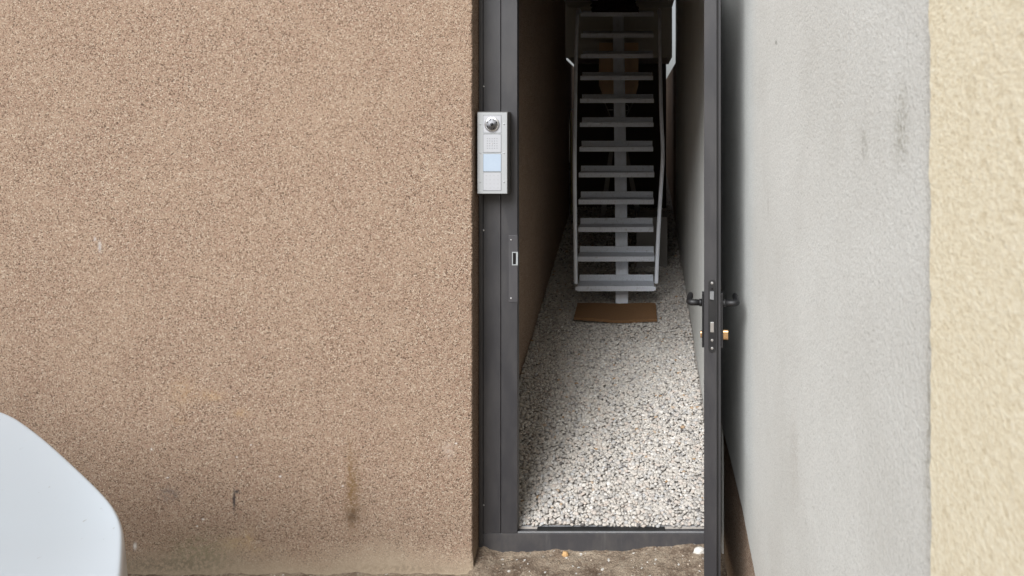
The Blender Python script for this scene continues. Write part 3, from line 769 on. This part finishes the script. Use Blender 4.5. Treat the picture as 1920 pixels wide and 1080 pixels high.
# ------------------------------------------------------------------ white parked car, nose to the right
def car():
    root = empty('parked_car', (-3.0, 1.42, .012), 'white parked car with rounded nose at the lower left', 'car')
    D0 = 1.40
    # shoulder line of the bonnet, far side to the nose centre, as (x, y, z)
    e = [(-4.9, 2.24, -.76), (-3.2, 2.275, -.755), (-2.6, 2.27, -.76), (-2.25, 2.265, -.78), (-1.91, 2.25, -.836), (-1.757, 2.20, -.893), (-1.61, 2.14, -.958), (-1.485, 2.085, -1.014), (-1.427, 2.05, -1.04), (-1.382, 2.008, -1.06), (-1.343, 1.955, -1.072), (-1.262, 1.83, -1.09), (-1.16, 1.66, -1.10), (-1.10, 1.5, -1.10), (-1.09, 1.40, -1.10)]
    e = [Vector(p) for p in e]
    pts = smooth_path(e, 3)
    # rows: from the bonnet crown outward over the shoulder and down the side
    rows = []
    for i, p in enumerate(pts):
        a_ = pts[max(i - 1, 0)]; b_ = pts[min(i + 1, len(pts) - 1)]; t = (b_ - a_); t.z = 0; t.normalize(); out = Vector((-t.y, t.x, 0))
        if i == len(pts) - 1: out = Vector((1, 0, 0))
        row = []
        cr = Vector((min(p.x - .02, -1.55), D0, 0)); full = Vector((p.x, p.y, 0)); ctr = Vector((max(-4.9, min(p.x, -1.09) - .75 * (1 - min(1, abs(p.y - D0) / .86))), D0, 0))
        ax = Vector((p.x - .9 * math.exp(-((p.x + 1.1) / .5) ** 2), D0, 0))
        for s_ in (0, .25, .5, .72, .88, .96, .99):
            q = ax.lerp(full, s_); bonz = float(np.interp(q.x, [-3, -2.25, -1.91, -1.757, -1.61, -1.427, -1.343, -1.1], [-.76, -.778, -.834, -.89, -.945, -1.025, -1.055, -1.09]))
            z = bonz * (1 - s_ ** 4) + p.z * s_ ** 4 if s_ < 1 else p.z
            row.append(Vector((q.x, q.y, z)))
        row.append(p + Vector((0, 0, 0)))
        row.append(p + out * .006 + Vector((0, 0, -.008)))
        row.append(p + out * .009 + Vector((0, 0, -.03)))
        row.append(p + out * .018 + Vector((0, 0, -.16)))
        row.append(Vector((p.x, p.y, 0)) + out * .022 + Vector((0, 0, -1.40)))
        row.append(Vector((p.x, p.y, 0)) + out * .012 + Vector((0, 0, -1.62)))
        row.append(Vector((p.x, p.y, 0)) - out * .05 + Vector((0, 0, -1.72)))
        rows.append(row)
    m = MB(); n = len(rows[0]); allv = []
    def up(v): return Vector((v.x, v.y, v.z + EYE))
    for sgn in (1, -1):
        base = len(m.v)
        for row in rows:
            for v in row: m.v.append(tuple(up(Vector((v.x, D0 + sgn * (v.y - D0), v.z)))))
        for i in range(len(rows) - 1):
            for q in range(n - 1):
                f = (base + i * n + q, base + i * n + q + 1, base + (i + 1) * n + q + 1, base + (i + 1) * n + q); m.f.append(f)
    me_o = m.build('body', M_car, root, smooth=True)
    bm = bmesh.new(); bm.from_mesh(me_o.data); bmesh.ops.remove_doubles(bm, verts=bm.verts, dist=.0008); bmesh.ops.recalc_face_normals(bm, faces=bm.faces); bm.to_mesh(me_o.data); bm.free()
    for p in me_o.data.polygons: p.use_smooth = True
    sd_ = me_o.modifiers.new('sub', 'SUBSURF'); sd_.levels = 1; sd_.render_levels = 2
    # cabin, windows, wheels (outside the picture to the left)
    cab = MB(); prof = [(-2.55, -.80), (-3.25, -.36), (-4.5, -.34), (-4.88, -.80)]
    y0, y1 = .72, 2.08
    vs = [up(Vector((x, y + (0 if z < -.6 else (.10 if y < 1.4 else -.10)), z))) for y in (y0, y1) for x, z in prof]
    cab.add(vs, [(0, 1, 2, 3), (7, 6, 5, 4), (1, 5, 6, 2), (2, 6, 7, 3)]); cab.build('cabin', M_car, root, .03, seg=3)
    ws = MB().add([up(Vector(v)) for v in ((-2.545, .74, -.79), (-2.545, 2.06, -.79), (-3.24, 1.96, -.365), (-3.24, .84, -.365))], [(0, 1, 2, 3)]).build('windscreen', M_glass, root)
    for y, s_ in ((.72, -1), (2.08, 1)):
        w0 = MB().add([up(Vector(v)) for v in ((-2.78, y + s_ * .004, -.74), (-3.28, y - s_ * .078, -.41), (-4.40, y - s_ * .078, -.40), (-4.7, y + s_ * .004, -.74))], [(0, 1, 2, 3)]).build('side_window', M_glass, root)
    for x in (-2.05, -4.3):
        for y, s_ in ((2.2, 1), (.6, -1)):
            c = Vector((x, y, .312)); ty_ = MB(); ty_.tube([c + Vector((0, -.09, 0)), c + Vector((0, -.08, 0)), c + Vector((0, .08, 0)), c + Vector((0, .09, 0))], [.27, .30, .30, .27], 32); wt = ty_.build('wheel', M_tyre, root, smooth=False)
            MB().tube([c + Vector((0, s_ * .091, 0)), c + Vector((0, s_ * .098, 0))], [.20, .18], 24).build('rim', M_alu, wt)
    for s_ in (1, -1):
        y = D0 + s_ * .5
        MB().add([(-1.155 + .016, y - .14, .70), (-1.28 + .062 if s_ > 0 else -1.155 + .016, y + .14 if s_ > 0 else y + .14, .70), (-1.218 if s_ > 0 else -1.14, y + .14, .80), (-1.14 if s_ > 0 else -1.218, y - .14, .80)], [(0, 1, 2, 3)])
car()
